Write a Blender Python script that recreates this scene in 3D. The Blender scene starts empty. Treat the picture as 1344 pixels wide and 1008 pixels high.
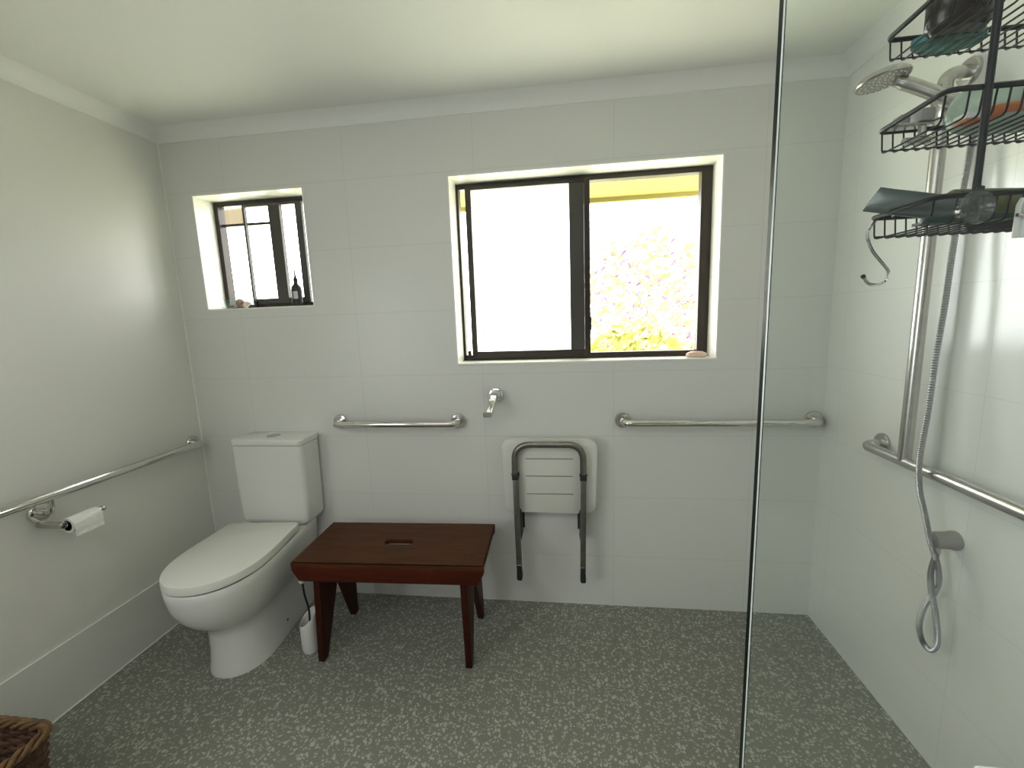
import bpy, bmesh, math, random
from mathutils import Vector, Matrix
random.seed(7)
PI = math.pi
scene = bpy.context.scene
COL = scene.collection

# ------------------------------------------------------------------ materials
def new_mat(name):
    m = bpy.data.materials.new(name); m.use_nodes = True
    nt = m.node_tree; nt.nodes.clear()
    out = nt.nodes.new('ShaderNodeOutputMaterial')
    return m, nt, out

def pbr(name, col, rough=.5, metal=0., spec=.5, var=0., scale=20., bump=0., bscale=80., coat=0., trans=0., ior=1.45):
    m, nt, out = new_mat(name)
    b = nt.nodes.new('ShaderNodeBsdfPrincipled')
    b.inputs['Base Color'].default_value = (*col, 1)
    b.inputs['Roughness'].default_value = rough
    b.inputs['Metallic'].default_value = metal
    b.inputs['Specular IOR Level'].default_value = spec
    b.inputs['Coat Weight'].default_value = coat
    b.inputs['Transmission Weight'].default_value = trans
    b.inputs['IOR'].default_value = ior
    nt.links.new(b.outputs[0], out.inputs[0])
    tc = nt.nodes.new('ShaderNodeTexCoord')
    if var > 0:
        n = nt.nodes.new('ShaderNodeTexNoise'); n.inputs['Scale'].default_value = scale; n.inputs['Detail'].default_value = 4
        nt.links.new(tc.outputs['Object'], n.inputs['Vector'])
        r = nt.nodes.new('ShaderNodeValToRGB')
        r.color_ramp.elements[0].color = (*[c * (1 - var) for c in col], 1)
        r.color_ramp.elements[1].color = (*[min(1, c * (1 + var)) for c in col], 1)
        r.color_ramp.elements[0].position = .3; r.color_ramp.elements[1].position = .7
        nt.links.new(n.outputs[0], r.inputs[0]); nt.links.new(r.outputs[0], b.inputs['Base Color'])
    if bump > 0:
        n2 = nt.nodes.new('ShaderNodeTexNoise'); n2.inputs['Scale'].default_value = bscale; n2.inputs['Detail'].default_value = 3
        nt.links.new(tc.outputs['Object'], n2.inputs['Vector'])
        bp = nt.nodes.new('ShaderNodeBump'); bp.inputs['Strength'].default_value = bump; bp.inputs['Distance'].default_value = .01
        nt.links.new(n2.outputs[0], bp.inputs['Height']); nt.links.new(bp.outputs[0], b.inputs['Normal'])
    return m

def thin_glass(name, tint=(1, 1, 1), refl=1., ior=1.5, haze=0., rough=0.):
    m, nt, out = new_mat(name)
    t = nt.nodes.new('ShaderNodeBsdfTransparent'); t.inputs[0].default_value = (*tint, 1)
    g = nt.nodes.new('ShaderNodeBsdfGlossy'); g.inputs['Roughness'].default_value = rough
    # Schlick reflectance, the same from both faces of the thin sheet
    f = nt.nodes.new('ShaderNodeLayerWeight'); f.inputs['Blend'].default_value = .5
    pw = nt.nodes.new('ShaderNodeMath'); pw.operation = 'POWER'; pw.inputs[1].default_value = 5
    nt.links.new(f.outputs['Facing'], pw.inputs[0])
    r0 = ((ior-1)/(ior+1))**2
    mul = nt.nodes.new('ShaderNodeMath'); mul.operation = 'MULTIPLY_ADD'; mul.inputs[1].default_value = (1-r0)*refl; mul.inputs[2].default_value = r0*refl; mul.use_clamp = True
    nt.links.new(pw.outputs[0], mul.inputs[0])
    mx = nt.nodes.new('ShaderNodeMixShader')
    nt.links.new(mul.outputs[0], mx.inputs[0]); nt.links.new(t.outputs[0], mx.inputs[1]); nt.links.new(g.outputs[0], mx.inputs[2])
    last = mx
    if haze > 0:
        d = nt.nodes.new('ShaderNodeBsdfTranslucent'); d.inputs[0].default_value = (.95, .95, .95, 1)
        m2 = nt.nodes.new('ShaderNodeMixShader'); m2.inputs[0].default_value = haze
        nt.links.new(mx.outputs[0], m2.inputs[1]); nt.links.new(d.outputs[0], m2.inputs[2]); last = m2
    nt.links.new(last.outputs[0], out.inputs[0])
    return m

def tile_mat(name, col, grout, axis, off, rough=.3, bump=.15, spec=.5):
    """600 x 300 stack-bonded wall tile; axis = world axis running along the wall."""
    m, nt, out = new_mat(name)
    b = nt.nodes.new('ShaderNodeBsdfPrincipled'); b.inputs['Roughness'].default_value = rough
    b.inputs['Specular IOR Level'].default_value = spec
    tc = nt.nodes.new('ShaderNodeTexCoord'); sp = nt.nodes.new('ShaderNodeSeparateXYZ'); cb = nt.nodes.new('ShaderNodeCombineXYZ')
    nt.links.new(tc.outputs['Object'], sp.inputs[0])
    a1 = nt.nodes.new('ShaderNodeMath'); a1.inputs[1].default_value = off[0]
    a2 = nt.nodes.new('ShaderNodeMath'); a2.inputs[1].default_value = off[1]
    nt.links.new(sp.outputs[axis], a1.inputs[0]); nt.links.new(sp.outputs['Z'], a2.inputs[0])
    nt.links.new(a1.outputs[0], cb.inputs[0]); nt.links.new(a2.outputs[0], cb.inputs[1])
    br = nt.nodes.new('ShaderNodeTexBrick'); br.offset = 0; br.squash = 1
    br.inputs['Scale'].default_value = 1; br.inputs['Brick Width'].default_value = .6; br.inputs['Row Height'].default_value = .3
    br.inputs['Mortar Size'].default_value = .0011; br.inputs['Mortar Smooth'].default_value = .3
    br.inputs['Color1'].default_value = (*col, 1); br.inputs['Color2'].default_value = (*col, 1); br.inputs['Mortar'].default_value = (*grout, 1)
    nt.links.new(cb.outputs[0], br.inputs['Vector']); nt.links.new(br.outputs['Color'], b.inputs['Base Color'])
    bp = nt.nodes.new('ShaderNodeBump'); bp.inputs['Strength'].default_value = bump; bp.inputs['Distance'].default_value = .001; bp.invert = True
    nt.links.new(br.outputs['Fac'], bp.inputs['Height'])
    n2 = nt.nodes.new('ShaderNodeTexNoise'); n2.inputs['Scale'].default_value = 7.; n2.inputs['Detail'].default_value = 2
    nt.links.new(tc.outputs['Object'], n2.inputs['Vector'])
    bp2 = nt.nodes.new('ShaderNodeBump'); bp2.inputs['Strength'].default_value = .04; bp2.inputs['Distance'].default_value = .02
    nt.links.new(n2.outputs[0], bp2.inputs['Height']); nt.links.new(bp.outputs[0], bp2.inputs['Normal'])
    nt.links.new(bp2.outputs[0], b.inputs['Normal'])
    nt.links.new(b.outputs[0], out.inputs[0])
    return m

def terrazzo(name):
    m, nt, out = new_mat(name)
    N = nt.nodes.new; L = nt.links.new
    b = N('ShaderNodeBsdfPrincipled'); b.inputs['Roughness'].default_value = .48; b.inputs['Specular IOR Level'].default_value = .4
    tc = N('ShaderNodeTexCoord')
    warp = N('ShaderNodeTexNoise'); warp.inputs['Scale'].default_value = 45; warp.inputs['Detail'].default_value = 1
    L(tc.outputs['Object'], warp.inputs['Vector'])
    wm = N('ShaderNodeVectorMath'); wm.operation = 'SCALE'; wm.inputs['Scale'].default_value = .02
    L(warp.outputs['Color'], wm.inputs[0])
    wa = N('ShaderNodeVectorMath'); wa.operation = 'ADD'; L(tc.outputs['Object'], wa.inputs[0]); L(wm.outputs[0], wa.inputs[1])
    base = N('ShaderNodeRGB'); base.outputs[0].default_value = (.200, .203, .172, 1)
    prev = base.outputs[0]
    for sc, thr, keep, colr in ((200., .34, .36, (.25, .255, .22)), (98., .42, .42, (.37, .375, .325)), (62., .36, .32, (.42, .425, .37))):
        v = N('ShaderNodeTexVoronoi'); v.inputs['Scale'].default_value = sc; v.voronoi_dimensions = '2D'
        L(wa.outputs[0], v.inputs['Vector'])
        sp = N('ShaderNodeSeparateColor'); L(v.outputs['Color'], sp.inputs[0])
        # chip radius varies per cell; only a share of cells carries a chip
        rad = N('ShaderNodeMath'); rad.operation = 'MULTIPLY_ADD'; rad.inputs[1].default_value = thr * .6; rad.inputs[2].default_value = thr * .5
        L(sp.outputs[1], rad.inputs[0])
        lt = N('ShaderNodeMath'); lt.operation = 'LESS_THAN'; L(v.outputs['Distance'], lt.inputs[0]); L(rad.outputs[0], lt.inputs[1])
        kp = N('ShaderNodeMath'); kp.operation = 'LESS_THAN'; kp.inputs[1].default_value = keep; L(sp.outputs[0], kp.inputs[0])
        mu = N('ShaderNodeMath'); mu.operation = 'MULTIPLY'; L(lt.outputs[0], mu.inputs[0]); L(kp.outputs[0], mu.inputs[1])
        mx = N('ShaderNodeMix'); mx.data_type = 'RGBA'
        L(mu.outputs[0], mx.inputs['Factor']); L(prev, mx.inputs['A']); mx.inputs['B'].default_value = (*colr, 1)
        prev = mx.outputs['Result']
    # faint tile joints
    sp = N('ShaderNodeSeparateXYZ'); L(tc.outputs['Object'], sp.inputs[0])
    jo = N('ShaderNodeMath'); jo.operation = 'ADD'; jo.inputs[1].default_value = 6 + .482; L(sp.outputs['Y'], jo.inputs[0])
    jx = N('ShaderNodeMath'); jx.operation = 'ADD'; jx.inputs[1].default_value = 6.3; L(sp.outputs['X'], jx.inputs[0])
    cb = N('ShaderNodeCombineXYZ'); L(jx.outputs[0], cb.inputs[0]); L(jo.outputs[0], cb.inputs[1])
    br = N('ShaderNodeTexBrick'); br.offset = 0; br.inputs['Scale'].default_value = 1
    br.inputs['Brick Width'].default_value = 1.2; br.inputs['Row Height'].default_value = .6; br.inputs['Mortar Size'].default_value = .0009
    L(cb.outputs[0], br.inputs['Vector'])
    hf = N('ShaderNodeMath'); hf.operation = 'MULTIPLY'; hf.inputs[1].default_value = .45; L(br.outputs['Fac'], hf.inputs[0])
    mx = N('ShaderNodeMix'); mx.data_type = 'RGBA'; L(hf.outputs[0], mx.inputs['Factor']); L(prev, mx.inputs['A']); mx.inputs['B'].default_value = (.09, .09, .078, 1)
    L(mx.outputs['Result'], b.inputs['Base Color']); L(b.outputs[0], out.inputs[0])
    return m

def wood_mat(name, c1, c2, scale=6.):
    m, nt, out = new_mat(name)
    N = nt.nodes.new; L = nt.links.new
    b = N('ShaderNodeBsdfPrincipled'); b.inputs['Roughness'].default_value = .46; b.inputs['Specular IOR Level'].default_value = .16
    tc = N('ShaderNodeTexCoord'); mp = N('ShaderNodeMapping'); mp.inputs['Scale'].default_value = (1.2, 14, 14)
    L(tc.outputs['Object'], mp.inputs[0])
    n = N('ShaderNodeTexNoise'); n.inputs['Scale'].default_value = scale; n.inputs['Detail'].default_value = 6; n.inputs['Roughness'].default_value = .65
    L(mp.outputs[0], n.inputs['Vector'])
    r = N('ShaderNodeValToRGB'); r.color_ramp.elements[0].position = .32; r.color_ramp.elements[1].position = .72
    r.color_ramp.elements[0].color = (*c1, 1); r.color_ramp.elements[1].color = (*c2, 1)
    L(n.outputs[0], r.inputs[0])
    # pale scuffs
    s = N('ShaderNodeTexNoise'); s.inputs['Scale'].default_value = 16; s.inputs['Detail'].default_value = 8
    L(tc.outputs['Object'], s.inputs['Vector'])
    sr = N('ShaderNodeValToRGB'); sr.color_ramp.elements[0].position = .70; sr.color_ramp.elements[1].position = .76
    sr.color_ramp.elements[0].color = (0, 0, 0, 1); sr.color_ramp.elements[1].color = (.35, .35, .35, 1)
    L(s.outputs[0], sr.inputs[0])
    mx = N('ShaderNodeMix'); mx.data_type = 'RGBA'; L(sr.outputs[0], mx.inputs['Factor']); L(r.outputs[0], mx.inputs['A']); mx.inputs['B'].default_value = (.3, .17, .09, 1)
    L(mx.outputs['Result'], b.inputs['Base Color'])
    L(b.outputs[0], out.inputs[0])
    return m

M = {}
GR = (.60, .61, .575)
WT = (.72, .73, .70)
M['tile_back'] = tile_mat('tile_back', WT, GR, 'X', (6 - .315, 6 - .259 - .001), .33)
M['tile_right'] = tile_mat('tile_right', (.80, .81, .785), (.70, .71, .685), 'Y', (6.1, 6 - .265 - .001), .19, .12, .85)  # same tile as the back wall, lightened for the window's reflection
M['paint_left'] = pbr('paint_left', (.73, .73, .685), .29, spec=.55, bump=.05, bscale=260)
M['paint_rear_dimmed'] = pbr('paint_rear_dimmed', (.30, .30, .285), .5, bump=.04, bscale=200)  # paint darkened to stand in for the dim rear of the room
M['skirt_tile'] = pbr('skirt_tile', (.70, .705, .67), .34)
M['bead'] = pbr('bead', (.86, .86, .80), .4)
M['ceiling'] = pbr('ceiling_paint', (.76, .77, .735), .6, bump=.03, bscale=150)
M['cornice'] = pbr('cornice_paint', (.82, .83, .81), .55)
M['floor'] = terrazzo('terrazzo_floor')
M['reveal'] = pbr('reveal_tile', (.85, .85, .80), .3)
M['bronze'] = pbr('bronze_aluminium', (.030, .021, .016), .4, spec=.5)
M['grey_frame'] = pbr('grey_aluminium', (.062, .058, .052), .4)
M['pane'] = thin_glass('window_glass', (.98, .98, .98), .8)
M['frost'] = thin_glass('misted_window_glass', (.97, .98, .97), .5, haze=.35)
M['screen_glass'] = thin_glass('shower_glass', (.965, .985, .978), .5, 1.5)
M['glass_edge'] = pbr('glass_edge', (.004, .008, .007), .3, spec=.12)
M['glass_bevel'] = pbr('glass_bevel', (.62, .70, .66), .15, spec=.8)
M['chrome'] = pbr('chrome', (.85, .85, .86), .06, 1.)
M['steel'] = pbr('polished_steel', (.68, .665, .63), .10, 1., var=.05, scale=60)
M['satin'] = pbr('satin_steel', (.56, .545, .52), .27, 1., var=.05, scale=40)
M['dull_steel'] = pbr('dull_steel', (.24, .23, .21), .34, 1., var=.12, scale=25)
M['dark_joint'] = pbr('dark_joint', (.03, .03, .028), .5)
M['ceramic'] = pbr('ceramic', (.74, .745, .72), .12, spec=.55)
M['lid_plastic'] = pbr('seat_plastic', (.74, .75, .70), .26, spec=.45)
M['gap_shade'] = pbr('shadow_gap', (.12, .12, .11), .6)  # dark colour stands in for shade in narrow gaps and the fixing hole
M['wood'] = wood_mat('stained_pine', (.046, .0155, .0055), (.098, .034, .011))
M['wood_edge'] = wood_mat('stained_pine_front', (.050, .0085, .0035), (.088, .016, .006))
M['wood_leg'] = wood_mat('dark_stained_pine', (.026, .005, .0025), (.052, .0105, .0045))
M['white_plastic'] = pbr('white_plastic', (.72, .72, .69), .35)
M['seat_plastic'] = pbr('shower_seat_plastic', (.70, .705, .655), .42)
M['groove'] = pbr('groove', (.22, .22, .20), .7)
M['black_rubber'] = pbr('black_rubber', (.012, .012, .012), .6)
M['wire'] = pbr('black_coated_wire', (.008, .008, .012), .4, spec=.3)
M['bristle'] = pbr('bristle', (.05, .05, .05), .8)
M['paper'] = pbr('toilet_paper', (.84, .84, .80), .9, bump=.25, bscale=120)
M['card'] = pbr('cardboard', (.36, .29, .20), .85)
M['wicker'] = pbr('wicker', (.14, .075, .028), .6, var=.5, scale=22, bump=.3, bscale=60)
M['wicker_dark'] = pbr('wicker_dark', (.075, .036, .018), .65, var=.5, scale=25, bump=.3, bscale=60)
M['teal'] = pbr('teal_plastic', (.12, .42, .39), .18, trans=.55, ior=1.3)
M['brown_liquid'] = pbr('dark_liquid', (.020, .014, .012), .22)
M['pale_green'] = pbr('pale_green_plastic', (.55, .68, .55), .2, trans=.35, ior=1.3)
M['orange'] = pbr('orange_plastic', (.62, .17, .03), .35)
M['olive'] = pbr('olive_plastic', (.10, .105, .035), .35)
M['silver_film'] = pbr('silver_film', (.14, .165, .165), .25, .55)
M['dark_green'] = pbr('dark_green_plastic', (.012, .035, .028), .4)
M['clear_rubber'] = thin_glass('clear_rubber', (.62, .66, .67), 2.2, rough=.12)
M['grey_plastic'] = pbr('grey_plastic', (.30, .29, .28), .4)
M['hose'] = pbr('hose_metal', (.40, .40, .42), .3, .85)
M['amber'] = pbr('dark_bottle', (.018, .016, .014), .2)
M['label_paper'] = pbr('label_paper', (.50, .52, .50), .6)
M['shell_brown'] = pbr('shell_brown', (.24, .16, .12), .5, var=.5, scale=60)
M['shell_pale'] = pbr('shell_pale', (.72, .66, .56), .5, var=.25, scale=70)
M['clear_glass'] = thin_glass('clear_glass', (.93, .975, .965), 1.2)
M['soap'] = pbr('soap', (.66, .47, .38), .45, var=.08, scale=30)
M['leaf'] = pbr('leaf', (.34, .33, .07), .7, var=.25, scale=3)
M['leaf2'] = pbr('pale_leaf', (.40, .385, .16), .7, var=.25, scale=3)
M['blossom'] = pbr('blossom', (.22, .10, .26), .7)
M['bark'] = pbr('bark', (.30, .24, .17), .85, var=.3, scale=20)
M['lawn'] = pbr('lawn', (.62, .635, .47), .9, var=.15, scale=2)
M['eave'] = pbr('eave_paint', (.27, .235, .055), .7)
M['tan'] = pbr('tan_board', (.075, .058, .028), .8)
M['vanity'] = pbr('vanity_white', (.85, .85, .83), .25)

# ------------------------------------------------------------------ mesh helpers
def bm_new(): return bmesh.new()

def box(bm, x0, x1, y0, y1, z0, z1, bev=0., seg=2, mat=None):
    vs = [bm.verts.new(p) for p in ((x0,y0,z0),(x1,y0,z0),(x1,y1,z0),(x0,y1,z0),(x0,y0,z1),(x1,y0,z1),(x1,y1,z1),(x0,y1,z1))]
    fs = [bm.faces.new([vs[i] for i in f]) for f in ((3,2,1,0),(4,5,6,7),(0,1,5,4),(1,2,6,5),(2,3,7,6),(3,0,4,7))]
    if bev > 0:
        es = set(e for f in fs for e in f.edges)
        bmesh.ops.bevel(bm, geom=list(es), offset=bev, segments=seg, affect='EDGES', profile=.5)
    return bm

def frames(path):
    P = [Vector(p) for p in path]; n = len(P); T = []
    for i in range(n):
        a = P[max(i-1, 0)]; b = P[min(i+1, n-1)]
        T.append((b - a).normalized())
    up = Vector((0, 0, 1)) if abs(T[0].z) < .9 else Vector((1, 0, 0))
    N = [(up - T[0] * up.dot(T[0])).normalized()]
    for i in range(1, n):
        q = T[i-1].rotation_difference(T[i]); v = q @ N[-1]
        N.append((v - T[i] * v.dot(T[i])).normalized())
    return P, T, N

def tube(bm, path, r, seg=12, cap=True, closed=False):
    P, T, N = frames(path); n = len(P); rings = []
    for i in range(n):
        rr = r[i] if isinstance(r, (list, tuple)) else r
        B = T[i].cross(N[i])
        rings.append([bm.verts.new(P[i] + (N[i] * math.cos(2*PI*k/seg) + B * math.sin(2*PI*k/seg)) * rr) for k in range(seg)])
    rng = range(n) if closed else range(n - 1)
    for i in rng:
        a, b = rings[i], rings[(i+1) % n]
        for k in range(seg):
            bm.faces.new((a[k], a[(k+1) % seg], b[(k+1) % seg], b[k]))
    if cap and not closed:
        bm.faces.new(list(reversed(rings[0]))); bm.faces.new(rings[-1])
    return bm

def smooth_path(pts, n=8, closed=False):
    P = [Vector(p) for p in pts]; out = []; m = len(P)
    for i in range(m if closed else m - 1):
        if closed: p0, p1, p2, p3 = P[i-1], P[i], P[(i+1) % m], P[(i+2) % m]
        else: p0, p1, p2, p3 = P[max(i-1,0)], P[i], P[i+1], P[min(i+2, m-1)]
        for k in range(n):
            t = k / n
            out.append(.5 * ((2*p1) + (p2-p0)*t + (2*p0-5*p1+4*p2-p3)*t*t + (3*p1-p0-3*p2+p3)*t**3))
    if not closed: out.append(P[-1])
    return out

def round_path(pts, rad, n=6, closed=False):
    """polyline with filleted corners"""
    P = [Vector(p) for p in pts]; m = len(P); out = []
    for i in range(m):
        if not closed and i in (0, m-1): out.append(P[i]); continue
        a = (P[i-1] - P[i]); b = (P[(i+1) % m] - P[i]); la, lb = a.length, b.length; a.normalize(); b.normalize()
        ang = a.angle(b)
        if ang > PI - .02: out.append(P[i]); continue
        d = min(rad / math.tan(ang/2), la*.49, lb*.49)
        s, e = P[i] + a*d, P[i] + b*d
        for k in range(n+1):
            t = k/n; out.append((1-t)**2*s + 2*t*(1-t)*P[i] + t*t*e)
    return out

def lathe(bm, prof, c, axis='Z', seg=32):
    """profile [(r, h)...] around an axis through c (a letter or a vector)."""
    ax = {'X': Vector((1,0,0)), 'Y': Vector((0,1,0)), 'Z': Vector((0,0,1))}[axis] if isinstance(axis, str) else Vector(axis).normalized()
    u = ax.orthogonal().normalized(); w = ax.cross(u); c = Vector(c); rings = []
    for r, h in prof:
        if r < 1e-6: rings.append([bm.verts.new(c + ax*h)])
        else: rings.append([bm.verts.new(c + ax*h + (u*math.cos(2*PI*k/seg) + w*math.sin(2*PI*k/seg))*r) for k in range(seg)])
    for a, b in zip(rings, rings[1:]):
        if len(a) == 1 and len(b) == 1: continue
        for k in range(seg):
            k2 = (k+1) % seg
            if len(a) == 1: bm.faces.new((a[0], b[k2], b[k]))
            elif len(b) == 1: bm.faces.new((a[k], a[k2], b[0]))
            else: bm.faces.new((a[k], a[k2], b[k2], b[k]))
    for ring, rev in ((rings[0], True), (rings[-1], False)):
        if len(ring) > 2: bm.faces.new(list(reversed(ring)) if rev else ring)
    return bm

def loft(bm, secs, cap0=True, cap1=True):
    rings = [[bm.verts.new(p) for p in s] for s in secs]; n = len(rings[0])
    for a, b in zip(rings, rings[1:]):
        for k in range(n): bm.faces.new((a[k], a[(k+1) % n], b[(k+1) % n], b[k]))
    if cap0: bm.faces.new(list(reversed(rings[0])))
    if cap1: bm.faces.new(rings[-1])
    return bm

def prism(bm, poly, axis, a, b, bev=0.):
    """polygon (list of 2-D points) extruded along an axis between a and b."""
    def P(p, t):
        return {'X': (t, p[0], p[1]), 'Y': (p[0], t, p[1]), 'Z': (p[0], p[1], t)}[axis]
    v0 = [bm.verts.new(P(p, a)) for p in poly]; v1 = [bm.verts.new(P(p, b)) for p in poly]; n = len(poly)
    fs = [bm.faces.new(list(reversed(v0))), bm.faces.new(v1)]
    for k in range(n): fs.append(bm.faces.new((v0[k], v0[(k+1) % n], v1[(k+1) % n], v1[k])))
    if bev > 0:
        bmesh.ops.bevel(bm, geom=list(set(e for f in fs for e in f.edges)), offset=bev, segments=2, affect='EDGES', profile=.5)
    return bm

def rrect(cx, cy, hx, hy, r, n=5):
    pts = []
    for sx, sy, a0 in ((1,1,0),(-1,1,PI/2),(-1,-1,PI),(1,-1,1.5*PI)):
        for k in range(n+1):
            a = a0 + PI/2*k/n
            pts.append((cx + sx*(hx-r) + r*math.cos(a), cy + sy*(hy-r) + r*math.sin(a)))
    return pts

OFF = {}
def obj(name, bm, mat, parent=None, smooth=True, origin=None):
    bmesh.ops.recalc_face_normals(bm, faces=bm.faces)
    if parent is None:
        if origin is None:
            xs = [v.co for v in bm.verts]
            lo = Vector([min(c[i] for c in xs) for i in range(3)]); hi = Vector([max(c[i] for c in xs) for i in range(3)])
            origin = Vector(((lo.x+hi.x)/2, (lo.y+hi.y)/2, lo.z))
        off = Vector(origin)
    else: off = OFF[parent.name]
    for v in bm.verts: v.co -= off
    me = bpy.data.meshes.new(name); bm.to_mesh(me); bm.free()
    if smooth:
        for p in me.polygons: p.use_smooth = True
    o = bpy.data.objects.new(name, me); COL.objects.link(o)
    if isinstance(mat, (list, tuple)):
        for x in mat: me.materials.append(x)
    else: me.materials.append(mat)
    if parent is None: o.location = off
    else: o.parent = parent
    OFF[o.name] = off
    if smooth:
        try: me.set_sharp_from_angle(angle=math.radians(38))
        except Exception: pass
    return o

def tag(o, label, cat, group=None):
    o['label'] = label; o['category'] = cat
    if group: o['group'] = group
    return o

def thing(name, label, cat, loc, group=None):
    o = bpy.data.objects.new(name, None); COL.objects.link(o); o.location = loc
    o.empty_display_size = .1
    OFF[o.name] = Vector(loc)
    return tag(o, label, cat, group)

def struct(name, bm, mat, smooth=False):
    o = obj(name, bm, mat, None, smooth, origin=(0, 0, 0)); o['kind'] = 'structure'; return o

# ------------------------------------------------------------------ room shell
XR, YB, HC, ZC = 3.0, -3.05, 2.2856, 2.34
bm = bm_new(); box(bm, -.12, XR+.12, YB-.12, .14, -.1, 0); struct('floor', bm, M['floor'])
bm = bm_new(); box(bm, -.12, XR+.12, YB-.12, .14, ZC, ZC+.1); struct('ceiling', bm, M['ceiling'])
bm = bm_new(); box(bm, -.12, 0, YB, .14, 0, ZC); struct('wall_left', bm, M['paint_left'])
bm = bm_new(); box(bm, XR, XR+.12, YB, .14, 0, ZC); struct('wall_right', bm, M['tile_right'])
bm = bm_new(); box(bm, -.12, XR+.12, YB-.12, YB, 0, ZC); struct('wall_rear', bm, M['paint_rear_dimmed'])

W1 = (.138, .71, 1.503, 2.048)      # small window opening x0 x1 z0 z1
W2 = (1.394, 2.556, 1.206, 2.046)   # large window opening
WD = .17                            # wall thickness at the windows
def wall_with_holes():
    bm = bm_new()
    xs = sorted({0., XR, W1[0], W1[1], W2[0], W2[1]}); zs = sorted({0., ZC, W1[2], W1[3], W2[2], W2[3]})
    def solid(i, k):
        if i < 0 or k < 0 or i >= len(xs)-1 or k >= len(zs)-1: return None
        cx, cz = (xs[i]+xs[i+1])/2, (zs[k]+zs[k+1])/2
        for w in (W1, W2):
            if w[0] < cx < w[1] and w[2] < cz < w[3]: return False
        return True
    V = {}
    def v(x, y, z):
        key = (round(x,5), round(y,5), round(z,5))
        if key not in V: V[key] = bm.verts.new((x, y, z))
        return V[key]
    for i in range(len(xs)-1):
        for k in range(len(zs)-1):
            if not solid(i, k): continue
            x0, x1, z0, z1 = xs[i], xs[i+1], zs[k], zs[k+1]
            bm.faces.new((v(x0,0,z0), v(x1,0,z0), v(x1,0,z1), v(x0,0,z1)))
            bm.faces.new((v(x0,WD,z0), v(x0,WD,z1), v(x1,WD,z1), v(x1,WD,z0)))
            for di, dk, q in ((-1,0,((x0,z0),(x0,z1))), (1,0,((x1,z0),(x1,z1))), (0,-1,((x0,z0),(x1,z0))), (0,1,((x0,z1),(x1,z1)))):
                if solid(i+di, k+dk) is not True:
                    (a, b), (c, d) = q
                    bm.faces.new((v(a,0,b), v(c,0,d), v(c,WD,d), v(a,WD,b)))
    return bm
struct('wall_back', wall_with_holes(), M['tile_back'])

# cove cornices
def cornice(axis):
    c = .056; pts = []
    for k in range(9):
        a = PI/2 * k/8
        pts.append((c - c*.92*math.sin(a) - .0, -c + c*.92*(1-math.cos(a)) + .0))
    # profile in (distance from wall, drop from ceiling)
    prof = [(0, 0), (c, 0)] + [(c - (c-.003)*math.sin(PI/2*k/8), -.001 - (c-.004)*(1-math.cos(PI/2*k/8))) for k in range(9)] + [(0, -c+.0015)]
    bm = bm_new()
    if axis == 'back': prism(bm, [(-d, ZC+h) for d, h in prof], 'X', 0, XR)
    elif axis == 'left': prism(bm, [(d, ZC+h) for d, h in prof], 'Y', YB, 0)
    else: prism(bm, [(XR-d, ZC+h) for d, h in prof], 'Y', YB, 0)
    return bm
for i, a in enumerate(('back', 'left', 'right')): struct('trim_%d' % (i+1), cornice(a), M['cornice'], True)
# skirting tile along the painted left wall, with a pale bead along its top and foot
bm = bm_new(); box(bm, 0, .008, YB, 0, 0, .26, .001); sk = struct('baseboard_left', bm, M['skirt_tile'])
bm = bm_new(); tube(bm, [(.006, YB, .261), (.006, -.0, .261)], .0035, 8); tube(bm, [(.009, YB, .002), (.009, 0, .002)], .003, 8)
obj('sealant_bead', bm, M['bead'], sk)
# sealant in the corners
bm = bm_new(); tube(bm, [(.002, -.002, .26), (.002, -.002, HC)], .0035, 8); struct('trim_4', bm, M['bead'], True)

# ------------------------------------------------------------------ windows
def rect_frame(bm, x0, x1, z0, z1, y0, y1, wl, wr, wb, wt):
    box(bm, x0, x0+wl, y0, y1, z0, z1, .0015); box(bm, x1-wr, x1, y0, y1, z0, z1, .0015)
    box(bm, x0+wl, x1-wr, y0, y1, z0, z0+wb, .0015); box(bm, x0+wl, x1-wr, y0, y1, z1-wt, z1, .0015)

def pane(name, root, x0, x1, z0, z1, y, m):
    bm = bm_new(); box(bm, x0, x1, y-.002, y+.002, z0, z1); return obj(name, bm, m, root, False)

def win_root(name):
    o = bpy.data.objects.new(name, None); COL.objects.link(o); o['kind'] = 'structure'; OFF[o.name] = Vector((0,0,0)); return o

def reveal(root, W):
    x0, x1, z0, z1 = W; t = .006
    bm = bm_new()
    box(bm, x0, x0+t, -.001, .135, z0, z1); box(bm, x1-t, x1, -.001, .135, z0, z1); box(bm, x0, x1, -.001, .135, z1-t, z1)
    obj('window_reveal', bm, M['reveal'], root, False)
    bm = bm_new(); box(bm, x0, x1, -.003, .135, z0-.002, z0+t, .001); obj('window_sill', bm, M['reveal'], root, False)

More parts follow.
